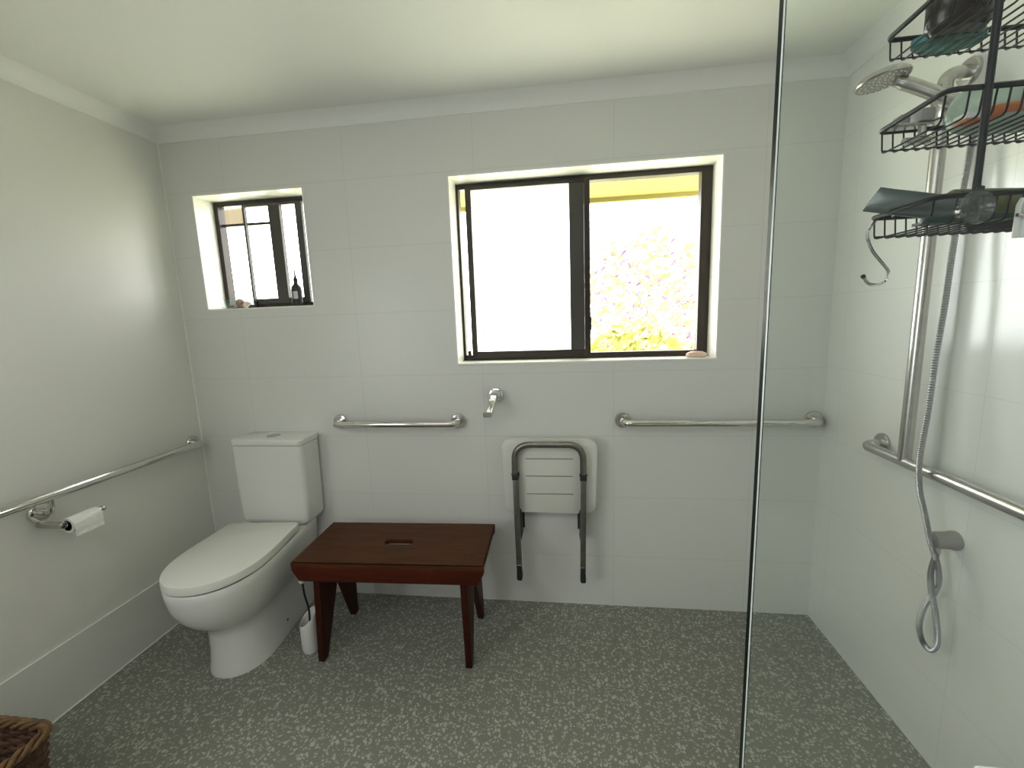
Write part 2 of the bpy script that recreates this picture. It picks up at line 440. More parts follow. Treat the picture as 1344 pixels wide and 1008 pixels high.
# small window
r1 = win_root('window_1'); x0, x1, z0, z1 = W1; reveal(r1, W1)
x0 += .006; x1 -= .006; z0 += .006; z1 -= .006
bm = bm_new(); rect_frame(bm, x0, x1, z0, z1, .118, .165, .022, .012, .022, .022); obj('window_frame', bm, M['bronze'], r1, False)
bm = bm_new(); rect_frame(bm, x0+.16, .622, z0+.022, z1-.022, .112, .132, .010, .034, .026, .012)
box(bm, .447, .507, .108, .134, z0+.022, z1-.03, .002); obj('sliding_sash', bm, M['grey_frame'], r1, False)
bm = bm_new(); box(bm, x0+.022, .447, .136, .15, 1.926, 1.938, .001); obj('glazing_bar', bm, M['bronze'], r1, False)
pane('window_pane', r1, x0+.02, .46, z0+.02, z1-.028, .155, M['pane']); pane('window_pane', r1, .50, x1-.01, z0+.02, z1-.02, .122, M['pane'])
bm = bm_new(); prism(bm, [(.318,1.515),(.334,1.515),(.330,1.548),(.322,1.552)], 'Y', .095, .112, .002); obj('window_latch', bm, M['black_rubber'], r1, False)

# large window
r2 = win_root('window_2'); x0, x1, z0, z1 = W2; reveal(r2, W2)
x0 += .006; x1 -= .006; z0 += .006; z1 -= .006
bm = bm_new(); rect_frame(bm, x0, x1, z0, z1, .120, .168, .012, .046, .026, .024); obj('window_frame', bm, M['bronze'], r2, False)
bm = bm_new(); rect_frame(bm, x0+.046, 2.02, z0+.014, z1-.018, .108, .130, .026, .026, .030, .014); obj('sliding_sash', bm, M['bronze'], r2, False)
bm = bm_new(); box(bm, 1.927, 1.993, .112, .152, z0+.026, z1-.03, .002); obj('meeting_stile', bm, M['grey_frame'], r2, False)
pane('window_pane', r2, x0+.06, 2.0, z0+.03, z1-.03, .120, M['frost']); pane('window_pane', r2, 1.98, x1-.04, z0+.02, z1-.03, .150, M['pane'])
bm = bm_new(); box(bm, 2.012, 2.024, .098, .109, 1.345, 1.41, .002); box(bm, 1.428, 1.442, .096, .110, 1.222, 1.262, .002); obj('window_latch', bm, M['black_rubber'], r2, False)

# ------------------------------------------------------------------ garden beyond the windows
bm = bm_new(); box(bm, -14, 18, .3, 30, -.75, -.6); g = struct('ground', bm, M['lawn'])
bm = bm_new(); box(bm, .9, 4.2, .18, .72, 2.088, 2.105); ev = struct('trim_5', bm, M['eave'])
bm = bm_new(); box(bm, -1.4, -.17, .72, .745, 2.075, 2.7, .003); obj('barge_board', bm, M['tan'], ev, False)
bm = bm_new(); box(bm, .9, 4.2, .72, .745, 2.063, 2.19, .003); obj('fascia_board', bm, M['eave'], ev, False)

def foliage(bm, c, rad, n, size):
    for _ in range(n):
        while True:
            p = Vector((random.uniform(-1,1), random.uniform(-1,1), random.uniform(-1,1)))
            if .35 < p.length < 1: break
        p = Vector(c) + Vector((p.x*rad[0], p.y*rad[1], p.z*rad[2]))
        d = Vector((random.gauss(0,1), random.gauss(0,1), random.gauss(0,1))).normalized(); u = d.orthogonal().normalized(); w = d.cross(u)
        s = size * random.uniform(.6, 1.4)
        vs = [bm.verts.new(p + u*a*s + w*b*s*.45) for a, b in ((-1,0),(-.3,.9),(.5,.7),(1,0),(.5,-.7),(-.3,-.9))]
        bm.faces.new(vs)

def tree(name, label, cat, base, h, crown, rad, n, size, mat, blossoms=0):
    t = thing(name, label, cat, base)
    b = Vector(base); cr = Vector(crown)
    bm = bm_new(); tube(bm, smooth_path([b, b + Vector((.05,.02,h*.4)), b + Vector((-.03,.0,h*.75)), cr], 5), [.05*(1-.03*k) for k in range(16)], 8)
    for k in range(9):
        a = 2*PI*k/9 + .3; e = cr + Vector((math.cos(a)*rad[0]*.8, math.sin(a)*rad[1]*.8, rad[2]*random.uniform(-.2,.7)))
        s = b.lerp(cr, random.uniform(.55, .95))
        tube(bm, smooth_path([s, s.lerp(e,.5)+Vector((0,0,.08)), e], 4), [.018,.017,.016,.014,.012,.010,.008,.006,.005], 6)
    obj('trunk', bm, M['bark'], t)
    bm = bm_new(); foliage(bm, crown, rad, n, size); obj('foliage', bm, mat, t, False)
    if blossoms:
        bm = bm_new(); foliage(bm, crown, [r*.95 for r in rad], blossoms, .045); obj('blossom', bm, M['blossom'], t, False)
tree('blossom_tree', 'pale yellow-green garden tree with small mauve blossoms outside the large window', 'tree', (3.1, 4.2, -.6), 1.9, (3.05, 4.2, 1.4), (1.15, .8, 1.15), 1700, .065, M['leaf2'], 520)
tree('shrub', 'low bright yellow shrub in the garden, seen at the bottom of the large window', 'shrub', (2.55, 1.9, -.6), .9, (2.5, 1.9, .93), (.45, .40, .42), 900, .05, M['leaf'], 12)

# ------------------------------------------------------------------ toilet
CX = .455
TROT = math.radians(4.6)
def D(z, hw, yf, yb, cx=CX, hb=None, rc=.02, n=28, L=None, p=2.15):
    """D-shaped outline: straight back, rounded corners, long rounded front."""
    hb = hw*.93 if hb is None else hb
    L = hw*1.32 if L is None else L
    ym = yf + L; pts = []
    for k in range(4):                                   # back-right corner
        a = PI/2 * k/3; pts.append((cx + hb - rc + rc*math.sin(a), yb - rc + rc*math.cos(a), z))
    m = 6
    for k in range(1, m):
        t = k/m; s = t*t*(3-2*t); pts.append((cx + hb + (hw-hb)*s, yb - rc + (ym-yb+rc)*t, z))
    for k in range(n+1):
        a = PI * k/n; c, s = math.cos(a), math.sin(a)
        pts.append((cx + hw*math.copysign(abs(c)**(2/p), c), ym - L*abs(s)**(2/p), z))
    for k in range(m-1, 0, -1):
        t = k/m; s = t*t*(3-2*t); pts.append((cx - hb - (hw-hb)*s, yb - rc + (ym-yb+rc)*t, z))
    for k in range(4):
        a = PI/2 * k/3; pts.append((cx - hb + rc - rc*math.cos(a), yb - rc + rc*math.sin(a), z))
    ca, sa = math.cos(TROT), math.sin(TROT); px, py = CX, -.19      # the pan stands slightly turned
    return [(px + (x-px)*ca - (y-py)*sa, py + (x-px)*sa + (y-py)*ca, z) for x, y, z in pts]
t = thing('toilet', 'white ceramic close-coupled toilet with closed lid in the left corner', 'toilet', (CX, -.35, 0))
bm = bm_new()
YW = -.028
loft(bm, [D(0, .128, -.577, YW, .464, .125), D(.012, .128, -.577, YW, .464, .125), D(.03, .124, -.571, YW, .463, .122), D(.10, .119, -.562, YW, .461, .118), D(.17, .118, -.560, YW, .459, .118),
          D(.205, .122, -.568, YW, .457, .122), D(.228, .135, -.592, YW, .456, .132), D(.262, .155, -.632, YW, .455, .142), D(.31, .173, -.668, YW), D(.36, .183, -.688, YW), D(.41, .187, -.698, YW), D(.440, .188, -.700, YW), D(.446, .184, -.696, YW-.002)])
obj('pan', bm, M['ceramic'], t)
bm = bm_new(); lathe(bm, [(.0, .002), (.006, .002), (.006, 0)], (.6035, -.31, .07), 'X', 12); obj('fixing_hole', bm, M['gap_shade'], t)
bm = bm_new(); loft(bm, [D(.4463, .180, -.690, -.21), D(.4525, .180, -.690, -.21)]); obj('seat', bm, M['gap_shade'], t)  # seat layer coloured dark as the shade line under the lid
bm = bm_new(); loft(bm, [D(.453, .186, -.698, -.192), D(.455, .188, -.7015, -.190), D(.478, .188, -.7015, -.190), D(.4855, .186, -.699, -.192), D(.488, .181, -.693, -.197)]); lid = obj('lid', bm, M['lid_plastic'], t)
for sx in (-.08, .08):
    bm = bm_new(); tube(bm, [(CX+sx-.025, -.178, .458), (CX+sx+.025, -.178, .458)], .011, 12); obj('hinge', bm, M['white_plastic'], t)
bm = bm_new()
def cs(z, hx, y0, y1, cx=.479): return [(p[0], p[1], z) for p in rrect(cx, (y0+y1)/2, hx, (y1-y0)/2, .022)]
loft(bm, [cs(.452, .150, -.135, -.006), cs(.466, .170, -.148, -.006), cs(.484, .178, -.152, -.006), cs(.60, .181, -.155, -.006), cs(.855, .184, -.158, -.006)]); ci = obj('cistern', bm, M['ceramic'], t)
bm = bm_new(); loft(bm, [cs(.853, .178, -.152, -.010), cs(.8585, .178, -.152, -.010)]); obj('lid_gap', bm, M['gap_shade'], ci)
bm = bm_new(); loft(bm, [cs(.858, .185, -.159, -.005), cs(.879, .187, -.161, -.004), cs(.884, .184, -.158, -.006), cs(.886, .176, -.15, -.012)]); cl = obj('cistern_lid', bm, M['ceramic'], ci)
bm = bm_new(); lathe(bm, [(.031, 0), (.031, .002), (.028, .004), (0, .0045)], (.476, -.083, .886), 'Z', 28); obj('flush_button', bm, M['satin'], ci)

# ------------------------------------------------------------------ wooden stool
SC = (1.165, -.28, 0); t = thing('wooden_stool', 'low dark reddish-brown wooden bench stool with a hand slot, standing right of the toilet', 'stool', SC)
t.rotation_euler.z = math.radians(1.8)
HX, HY, ZT = .399, .175, .46
def L3(bm):   # local stool coords -> shifted to world for obj()
    for v in bm.verts: v.co += Vector(SC)
    return bm
bm = bm_new()   # top with an open slot
sx0, sx1, sy0, sy1 = -.068, .062, -.024, .019
out4 = [(-HX, -HY), (HX, -HY), (HX, HY), (-HX, HY)]
def slot_ring():
    pts = []; r = (sy1-sy0)/2; cyc = (sy0+sy1)/2
    for k in range(9): a = -PI/2 + PI*k/8; pts.append((sx1 - r + r*math.cos(a), cyc + r*math.sin(a)))
    for k in range(9): a = PI/2 + PI*k/8; pts.append((sx0 + r + r*math.cos(a), cyc + r*math.sin(a)))
    return pts
ring = slot_ring(); n = len(ring)
for z, flip in ((ZT, False), (ZT-.020, True)):
    vo = [bm.verts.new((x, y, z)) for x, y in out4]; vi = [bm.verts.new((x, y, z)) for x, y in ring]
    if z == ZT: top_o, top_i = vo, vi
    else: bot_o, bot_i = vo, vi
    idx = {0: 0, 1: 0}
    # ring runs right cap (bottom->top) then left cap (top->bottom)
    for a in range(4, 4): pass
    bm.faces.new((vo[0], vo[1], vi[0], vi[17])); bm.faces.new((vo[2], vo[3], vi[9], vi[8]))
    bm.faces.new([vo[1], vo[2]] + list(reversed(vi[0:9]))); bm.faces.new([vo[3], vo[0]] + list(reversed(vi[9:18])))
for k in range(4): bm.faces.new((top_o[k], top_o[(k+1) % 4], bot_o[(k+1) % 4], bot_o[k]))
for k in range(n): bm.faces.new((top_i[k], top_i[(k+1) % n], bot_i[(k+1) % n], bot_i[k]))
bmesh.ops.bevel(bm, geom=[e for e in bm.edges if all(v in top_o for v in e.verts)], offset=.003, segments=2, affect='EDGES')
obj('top', L3(bm), M['wood'], t, True)
for s in (-1, 1):
    bm = bm_new(); y1 = s*HY; y0 = s*(HY-.022); a, b = min(y0, y1), max(y0, y1)
    prism(bm, [(-HX, ZT-.0202), (-HX, ZT-.036), (-HX+.028, ZT-.084), (HX-.028, ZT-.084), (HX, ZT-.036), (HX, ZT-.0202)], 'Y', a, b, .0015)
    obj('apron', L3(bm), M['wood_edge'], t)
for x in (-.318, .318):
    bm = bm_new()
    poly = [(-HY+.0235, ZT-.0205), (-HY+.006, 0), (-HY+.040, 0), (-.012, .285), (.012, .285), (HY-.050, 0), (HY-.016, 0), (HY-.0235, ZT-.0205)]
    v = [(p[0], p[1]) for p in poly]
    prism(bm, v, 'X', x-.0135, x+.0135, .0015)
    # boards lean slightly out towards the floor
    for q in bm.verts: q.co.x += -math.copysign(.012, x) * (q.co.z/.43) * .8
    obj('leg_board', L3(bm), M['wood_leg'], t)

# ------------------------------------------------------------------ toilet brush in its holder
hx, hy = .770, -.396
t = thing('brush_holder', 'white plastic toilet brush holder with a slanted mouth, between toilet and stool', 'brush holder', (hx, hy, 0))
bm = bm_new(); secs = []
def slant(z, r, k): return [(hx + r*math.cos(2*PI*i/28), hy + r*math.sin(2*PI*i/28), z + k*(math.sin(2*PI*i/28)*.7 + math.cos(2*PI*i/28)*.7)) for i in range(28)]
secs = [slant(.0, .026, 0), slant(.003, .033, 0), slant(.02, .037, 0), slant(.13, .037, .012), slant(.158, .037, .030), slant(.161, .0355, .030), slant(.158, .0335, .030), slant(.13, .0335, .012), slant(.012, .033, 0)]
loft(bm, secs); obj('cup', bm, M['white_plastic'], t)
t = thing('toilet_brush', 'toilet brush with a thin dark stem and white tip, standing in the white holder', 'brush', (hx, hy, .013))
bm = bm_new(); tube(bm, smooth_path([(hx, hy, .07), (hx+.008, hy, .19), (hx-.002, hy-.002, .26), (hx-.008, hy, .325)], 5), .0042, 8); obj('stem', bm, M['black_rubber'], t)
bm = bm_new(); lathe(bm, [(0,-.008),(.011,-.006),(.013,.01),(.011,.034),(.006,.042),(0,.043)], (hx-.009, hy, .328), 'Z', 16); obj('handle_tip', bm, M['white_plastic'], t)
bm = bm_new(); lathe(bm, [(0,0),(.02,.004),(.028,.02),(.028,.075),(.02,.088),(0,.09)], (hx, hy, .0135), 'Z', 20)
for v in bm.verts:
    d = Vector((v.co.x-hx, v.co.y-hy, 0)); v.co += d * random.uniform(-.15, .06)
obj('bristle_head', bm, M['bristle'], t)

# ------------------------------------------------------------------ fold-up shower seat
SX, SY = 1.818, -.075
t = thing('wall_mounted_shower_seat', 'white fold-up shower seat with grey metal legs, folded flat against the back wall', 'shower seat', (SX, 0, .2))
bm = bm_new(); pts = rrect(SX, .688, .219, .176, .045, 6)
pts = [(x + (-.010 if z < .6 else 0)*(1 if x > SX else -1), z) for x, z in pts]
prism(bm, pts, 'Y', -.073, -.050, .004); sp = obj('seat_panel', bm, M['seat_plastic'], t)
for z in (.773, .690, .604):
    bm = bm_new(); box(bm, SX-.108, SX+.108, -.0738, -.0725, z-.002, z+.002); obj('slot', bm, M['groove'], sp, False)
LX = .1535
bm = bm_new()
tube(bm, round_path([(SX-LX-.002, -.100, .70), (SX-LX, -.100, .848), (SX+LX, -.100, .848), (SX+LX, -.100, .70)], .112, 10), .0145, 14)
obj('support_hoop', bm, M['dull_steel'], t)
for s in (-1, 1):
    x = SX + s*LX; k = -s*.0
    bm = bm_new(); box(bm, x-.0125, x+.0125, -.113, -.087, .24, .685, .002)
    for v in bm.verts: v.co.x += (-.006*s if s > 0 else .004) * (.685-v.co.z)/.44
    lg = obj('leg', bm, M['dull_steel'], t)
    xo = x + (-.006*s if s > 0 else .004)
    bm = bm_new(); prism(bm, [(xo-.0115,.236),(xo-.0105,.262),(xo+.0105,.262),(xo+.0115,.236),(xo+.0135,.196),(xo+.0095,.186),(xo-.0095,.186),(xo-.0135,.196)], 'Y', -.114, -.084, .002); obj('foot', bm, M['dark_joint'], lg)
    bm = bm_new(); box(bm, xo-.0132, xo+.0132, -.1137, -.0863, .262, .2665, .0005); obj('ring', bm, M['satin'], lg)
    bm = bm_new(); box(bm, x-.015, x+.015, -.116, -.074, .684, .712, .003); tube(bm, [(x-.018, -.1, .707), (x+.018, -.1, .707)], .005, 10); obj('hinge', bm, M['dark_joint'], t)
    bm = bm_new(); xi = x - s*.014
    box(bm, xi-.0035, xi+.0035, -.085, -.001, .38, .53, .001); box(bm, xi-.006, xi+.006, -.082, -.06, .506, .522, .002); box(bm, xi-.006, xi+.006, -.082, -.06, .396, .412, .002)
    box(bm, xi-.012, xi+.012, -.006, -.0005, .40, .52, .001)
    obj('wall_bracket', bm, M['dark_joint'], t)

# ------------------------------------------------------------------ grab rails
def flange(bm, c, axis, r=.036, h=.011):
    lathe(bm, [(r, 0), (r, h*.55), (r*.9, h), (r*.62, h*1.15), (r*.5, h*1.15)], c, axis, 28)
def rail(label, root_loc, bars, flanges, r, mat, group=None):
    t = thing('grab_rail', label, 'grab rail', root_loc, group)
    for b in bars:
        bm = bm_new(); tube(bm, b, r, 16); obj('bar', bm, mat, t)
    for c, ax in flanges:
        bm = bm_new(); flange(bm, c, ax); obj('flange', bm, mat, t)
    return t
def back_rail(x0, x1, z, label):
    path = round_path([(x0, 0, z), (x0, -.068, z), (x1, -.068, z), (x1, 0, z)], .045, 7)
    return rail(label, ((x0+x1)/2, 0, z), [path], [((x0, 0, z), (0,-1,0)), ((x1, 0, z), (0,-1,0))], .0155, M['steel'])
back_rail(.786, 1.388, .936, 'short polished steel grab rail on the back wall above the wooden stool')
back_rail(2.154, 2.961, .936, 'long polished steel grab rail on the back wall, right end behind the shower glass')
# left wall rail, mid bracket curling under the bar
zb = .8425
t = rail('long steel grab rail running along the painted left wall', (.09, -.8, .84),
     [round_path([(0, -.061, .843), (.062, -.061, zb), (.062, -1.75, zb), (0, -1.75, zb)], .05, 7)],
     [((0, -.061, .843), (1,0,0)), ((0, -.722, .778), (1,0,0)), ((0, -1.75, zb), (1,0,0))], .0165, M['steel'])
bm = bm_new(); tube(bm, round_path([(.0, -.722, .778), (.058, -.722, .778), (.062, -.722, .832)], .028, 7), .0095, 12); obj('support_arm', bm, M['steel'], t)
# right wall shower rail with riser
xb = 2.941
t = rail('satin steel shower grab rail with tall vertical riser on the right wall', (xb, -.6, .93),
     [round_path([(3.0, -.361, .936), (xb, -.361, .930), (xb, -1.32, .930), (3.0, -1.32, .930)], .035, 7)],
     [((3.0, -.361, .936), (-1,0,0)), ((3.0, -1.32, .93), (-1,0,0)), ((3.0, -.54, 2.028), (-1,0,0))], .0165, M['satin'])
bm = bm_new(); tube(bm, round_path([(xb, -.54, .934), (xb, -.54, 2.028), (3.0, -.54, 2.028)], .062, 8), .0175, 18); obj('riser', bm, M['satin'], t); shower_rail = t

# ------------------------------------------------------------------ toilet roll
t = thing('toilet_roll_holder', 'chrome toilet roll holder on the left wall below the rail bracket', 'toilet roll holder', (.05, -.727, .7))
bm = bm_new(); lathe(bm, [(.0105, 0), (.0125, .002), (.0125, .104), (.0105, .106), (.0092, .104), (.0092, .085), (0, .085)], (0, -.727, .735), 'X', 20); obj('wall_arm', bm, M['satin'], t)
bm = bm_new(); tube(bm, [(.093, -.718, .735), (.093, -.588, .735)], .0055, 10)
lathe(bm, [(0, 0), (.009, .001), (.0105, .006), (.009, .012), (0, .013)], (.093, -.592, .735), 'Y', 16); obj('spindle', bm, M['steel'], t)
t = thing('toilet_roll', 'nearly finished roll of white toilet paper on the chrome holder', 'toilet roll', (.093, -.66, .69))
c = (.093, -.710, .724)
bm = bm_new(); lathe(bm, [(.0205, 0), (.0285, 0), (.0285, .100), (.0205, .100)], c, 'Y', 32)
# hanging sheet end
sh = []
for k in range(8): a = -.1 + (k/7)*.2; sh.append((.093 + .0288*math.cos(a), .724 + .0288*math.sin(a)))
v0 = None
pth = [(.1215, .728), (.1222, .71), (.1212, .695), (.1222, .682)]
for (xa, za), (xc, zc) in zip(pth, pth[1:]):
    bm.faces.new([bm.verts.new(p) for p in ((xa, -.709, za), (xa, -.611, za), (xc, -.611, zc), (xc, -.709, zc))])
obj('paper', bm, M['paper'], t)
bm = bm_new(); lathe(bm, [(.0190, 0), (.0204, 0), (.0204, .101), (.0190, .101), (.0190, 0)], (c[0], c[1]-.0005, c[2]), 'Y', 24); obj('core', bm, M['card'], t)

# ------------------------------------------------------------------ wall mixer tap
t = thing('wall_tap', 'small chrome wall tap with angled lever below the large window', 'tap', (1.573, 0, 1.06))
TC = (1.573, 0, 1.060)
bm = bm_new(); lathe(bm, [(.036, 0), (.036, .010), (.033, .016), (.026, .019)], TC, (0,-1,0), 32); obj('wall_plate', bm, M['chrome'], t)
bm = bm_new(); lathe(bm, [(.024, .015), (.024, .058), (.022, .064), (0, .066)], TC, (0,-1,0), 28); obj('body', bm, M['chrome'], t)
bm = bm_new()
def lev(p, hw, hh): return [(p[0]+a*hw, p[1], p[2]+b*hh) for a, b in ((-1,-.7),(-.7,-1),(.7,-1),(1,-.7),(1,.7),(.7,1),(-.7,1),(-1,.7))]
loft(bm, [lev((1.574, -.042, 1.058), .015, .017), lev((1.572, -.070, 1.052), .015, .016), lev((1.566, -.097, 1.030), .0145, .014), lev((1.560, -.125, 1.010), .016, .013), lev((1.555, -.146, .997), .019, .012)]); obj('lever', bm, M['chrome'], t)

# ------------------------------------------------------------------ hand shower, hose, outlet
t = thing('hand_shower', 'chrome hand shower with a round flat head clipped to the riser rail', 'hand shower', (2.95, -.54, 1.95))
hc = Vector((2.783, -.54, 2.030)); nrm = Vector((.13, -.05, -.98)).normalized()
bm = bm_new(); lathe(bm, [(0, -.016), (.03, -.016), (.052, -.010), (.062, -.002), (.063, .004), (.060, .007)], hc, nrm, 40); hd = obj('head', bm, M['satin'], t)
bm = bm_new(); lathe(bm, [(.0595, 0), (.0595, .0012), (0, .0012)], hc + nrm*.0065, nrm, 40); fp = obj('face_plate', bm, M['grey_plastic'], hd)
bm = bm_new(); u = nrm.orthogonal().normalized(); w = nrm.cross(u)
for rr, cnt in ((.012, 6), (.024, 11), (.037, 16), (.050, 22)):
    for k in range(cnt):
        a = 2*PI*k/cnt + rr*30; lathe(bm, [(.0022, 0), (.0018, .002), (0, .0022)], hc + nrm*.0076 + (u*math.cos(a)+w*math.sin(a))*rr, nrm, 6)
nz = obj('nozzle', bm, M['white_plastic'], hd); nz['kind'] = 'stuff'
bm = bm_new(); tube(bm, smooth_path([(2.812, -.548, 2.020), (2.85, -.560, 1.998), (2.905, -.584, 1.956), (2.940, -.597, 1.930), (2.958, -.605, 1.916)], 6), [.0145 if i < 3 else .017 for i in range(25)], 16); obj('handle', bm, M['satin'], t)
bm = bm_new(); lathe(bm, [(.0235, -.034), (.0255, -.03), (.0255, .03), (.0235, .034), (.018, .034), (.018, -.034), (.0235, -.034)], (xb, -.54, 1.947), 'Z', 24); sl = obj('slider', bm, M['satin'], shower_rail)
bm = bm_new(); lathe(bm, [(.012, 0), (.016, .006), (.016, .026), (.013, .030), (0, .031)], (xb-.006, -.563, 1.947), (-.35, -1, 0), 18); obj('clamp_knob', bm, M['grey_plastic'], sl)
bm = bm_new(); box(bm, 2.838, 2.902, -.485, -.455, 1.918, 1.924, .002); box(bm, 2.872, 2.904, -.49, -.455, 1.924, 1.955, .003); box(bm, 2.895, 2.925, -.53, -.47, 1.92, 1.934, .002); obj('tray', bm, M['grey_plastic'], sl)

H = [(2.956, -.604, 1.918), (2.966, -.612, 1.89), (2.965, -.615, 1.853), (2.962, -.614, 1.792), (2.955, -.615, 1.688), (2.948, -.616, 1.551), (2.94, -.622, 1.409), (2.935, -.619, 1.261), (2.925, -.627, 1.11), (2.910, -.637, .978), (2.910, -.648, .888), (2.92, -.663, .816), (2.929, -.681, .739), (2.938, -.699, .684), (2.942, -.705, .636), (2.942, -.694, .586), (2.94, -.672, .529), (2.936, -.668, .468), (2.936, -.686, .427), (2.932, -.721, .429), (2.927, -.742, .475), (2.922, -.731, .557), (2.917, -.715, .618), (2.919, -.706, .664), (2.936, -.692, .692), (2.951, -.676, .704)]
hp = smooth_path(H, 40)
bm = bm_new(); tube(bm, hp, [.0078 if i % 2 else .0064 for i in range(len(hp))], 10)
tag(obj('shower_hose', bm, M['hose']), 'grey ribbed metal shower hose hanging in a twisted loop on the right wall', 'shower hose')
t = thing('wall_outlet', 'satin grey hose outlet elbow on the right wall under the grab rail', 'wall outlet', (3.0, -.655, .73))
bm = bm_new(); lathe(bm, [(.027, 0), (.027, .012), (.024, .018), (.024, .052), (.021, .058), (0, .060)], (3.0, -.672, .742), (-1,0,0), 26); obj('body', bm, M['grey_plastic'], t)
bm = bm_new(); lathe(bm, [(.009, 0), (.011, .004), (.011, .02), (.008, .024)], (2.950, -.675, .724), (0,0,-1), 16); obj('spigot', bm, M['satin'], t)

# ------------------------------------------------------------------ glass shower screen
GX0, GY0, GY1, GZ1 = 2.1115, -1.482, -1.472, 2.15
t = thing('shower_screen', 'tall frameless clear glass shower screen on the right side', 'shower screen', (2.55, -1.477, 0))
bm = bm_new(); box(bm, GX0+.002, 2.999, GY0, GY1, .002, GZ1); obj('glass_pane', bm, M['screen_glass'], t, False)
bm = bm_new(); box(bm, GX0-.0006, GX0+.002, GY0+.0007, GY1-.0007, .002, GZ1); obj('polished_edge', bm, M['glass_edge'], t, False)
bm = bm_new()
prism(bm, [(GX0-.0006, GY0+.0007), (GX0+.0003, GY0-.0002), (GX0+.0008, GY0-.0002), (GX0+.0008, GY0+.0006)], 'Z', .002, GZ1)
obj('bevel_strip', bm, M['glass_bevel'], t, False)

# ------------------------------------------------------------------ wire caddy hung over the glass
CX0, CX1, CYN, CYF = 2.294, 2.545, -1.436, -1.332
t = thing('shower_caddy', 'black three-tier wire shower caddy hung over the glass screen', 'shower caddy', (2.41, -1.46, 1.48))
TIERS = (1.729, 1.626, 1.524)
for zt in TIERS:
    bm = bm_new(); zf = zt - .026; r = .00102
    n = 20
    for k in range(n+1):
        x = CX0 + .004 + (CX1-CX0-.008)*k/n
        yn = CYN + (.013 if k in (0, n) else 0.)
        tube(bm, round_path([(x, yn, zt), (x, yn+.003, zf), (x, CYF-.003, zf), (x, CYF, zt)], .006, 3), r, 6)
    tube(bm, [(CX0+.003, CYF-.006, zf+.0022), (CX1-.003, CYF-.006, zf+.0022)], r, 6)
    bk = obj('basket', bm, M['wire'], t)
    bm = bm_new(); tube(bm, round_path([(CX0-.004, CYN, zt), (CX1, CYN, zt), (CX1, CYF, zt), (CX0, CYF, zt)], .010, 5, True), .0028, 8, closed=True); obj('rim', bm, M['wire'], bk)
for x in (2.323, 2.509):
    bm = bm_new(); tube(bm, round_path([(x, CYN-.004, 1.505), (x, CYN-.004, 2.175), (x, -1.492, 2.175), (x, -1.492, 2.10)], .014, 4), .0033, 10); obj('post', bm, M['wire'], t)
bm = bm_new(); tube(bm, [(2.323, CYN-.004, 2.06), (2.509, CYN-.004, 2.06)], .0028, 8); obj('cross_bar', bm, M['wire'], t)
for x in (2.301, 2.531):
    bm = bm_new(); c = (x, GY1+.0004, 1.505)
    lathe(bm, [(.0155, 0), (.0158, .0012), (.0142, .003), (.0136, .0026), (.0115, .0052), (.0108, .0048), (.0085, .0085), (.006, .012), (.006, .020), (0, .021)], c, 'Y', 30); sc = obj('suction_cup', bm, M['clear_rubber'], t)
    xp = 2.323 if x < 2.4 else 2.509
    bm = bm_new(); tube(bm, [(x, GY1+.017, 1.505), (x + (xp-x)*.4, CYN-.012, 1.508), (xp, CYN-.004, 1.510)], .0022, 8); tube(bm, [(x+.006, GY1+.012, 1.515), (x+.010, GY1+.012, 1.526)], .003, 8); obj('cup_tab', bm, M['black_rubber'], sc)

# S hook on the lowest basket's far left corner
bm = bm_new()
hk = [(2.318, -1.3345, 1.5245), (2.312, -1.334, 1.5285), (2.301, -1.333, 1.524), (2.292, -1.333, 1.51), (2.291, -1.333, 1.501), (2.298, -1.333, 1.485), (2.308, -1.333, 1.472), (2.318, -1.333, 1.46), (2.32, -1.333, 1.452), (2.316, -1.333, 1.444), (2.307, -1.333, 1.441), (2.297, -1.333, 1.443), (2.291, -1.333, 1.451)]
tube(bm, smooth_path(hk, 6), .0019, 8); h = obj('hook', bm, M['chrome']); tag(h, 'chrome S-shaped hook hanging from the left corner of the lowest caddy basket', 'hook')
bm = bm_new(); lathe(bm, [(0, -.002), (.0026, -.001), (.0026, .003), (0, .0038)], (2.2908, -1.333, 1.4513), (-.5, 0, .85), 10); obj('end_cap', bm, M['black_rubber'], h)

# things in the caddy
def oval_bottle(name, label, c, a, b, h, mats, cap=None):
    t = thing(name, label, 'bottle', c)
    def sec(z, k): return [(c[0]+a*k*math.cos(2*PI*i/28), c[1]+b*k*math.sin(2*PI*i/28), c[2]+z) for i in range(28)]
    bm = bm_new(); loft(bm, [sec(0, .86), sec(.004, .97), sec(.012, 1), sec(h*.30, 1)]); obj('contents', bm, mats[0], t)
    bm = bm_new(); loft(bm, [sec(h*.302, 1), sec(h*.78, 1), sec(h*.90, .8), sec(h*.97, .4), sec(h, .32)]); obj('shell', bm, mats[1], t)
    bm = bm_new(); lathe(bm, [(a*.36, 0), (a*.38, .003), (a*.38, .026), (a*.3, .03), (0, .03)], (c[0], c[1], c[2]+h), 'Z', 20); obj('cap', bm, mats[2], t)
zf0 = 1.729 - .026 + .0015
t = thing('shampoo_bottle', 'teal bottle with a dark brown middle in the top caddy basket', 'bottle', (2.346, -1.365, zf0))
def osec(c, z, a, b, k): return [(c[0]+a*k*math.cos(2*PI*i/32), c[1]+b*k*math.sin(2*PI*i/32), z) for i in range(32)]
c = (2.343, -1.357)
bm = bm_new(); loft(bm, [osec(c, zf0, .037, .019, .9), osec(c, zf0+.003, .037, .019, 1), osec(c, zf0+.010, .037, .019, 1), osec(c, zf0+.0105, .037, .019, .93)]); obj('base', bm, M['teal'], t)
c = (2.336, -1.377)
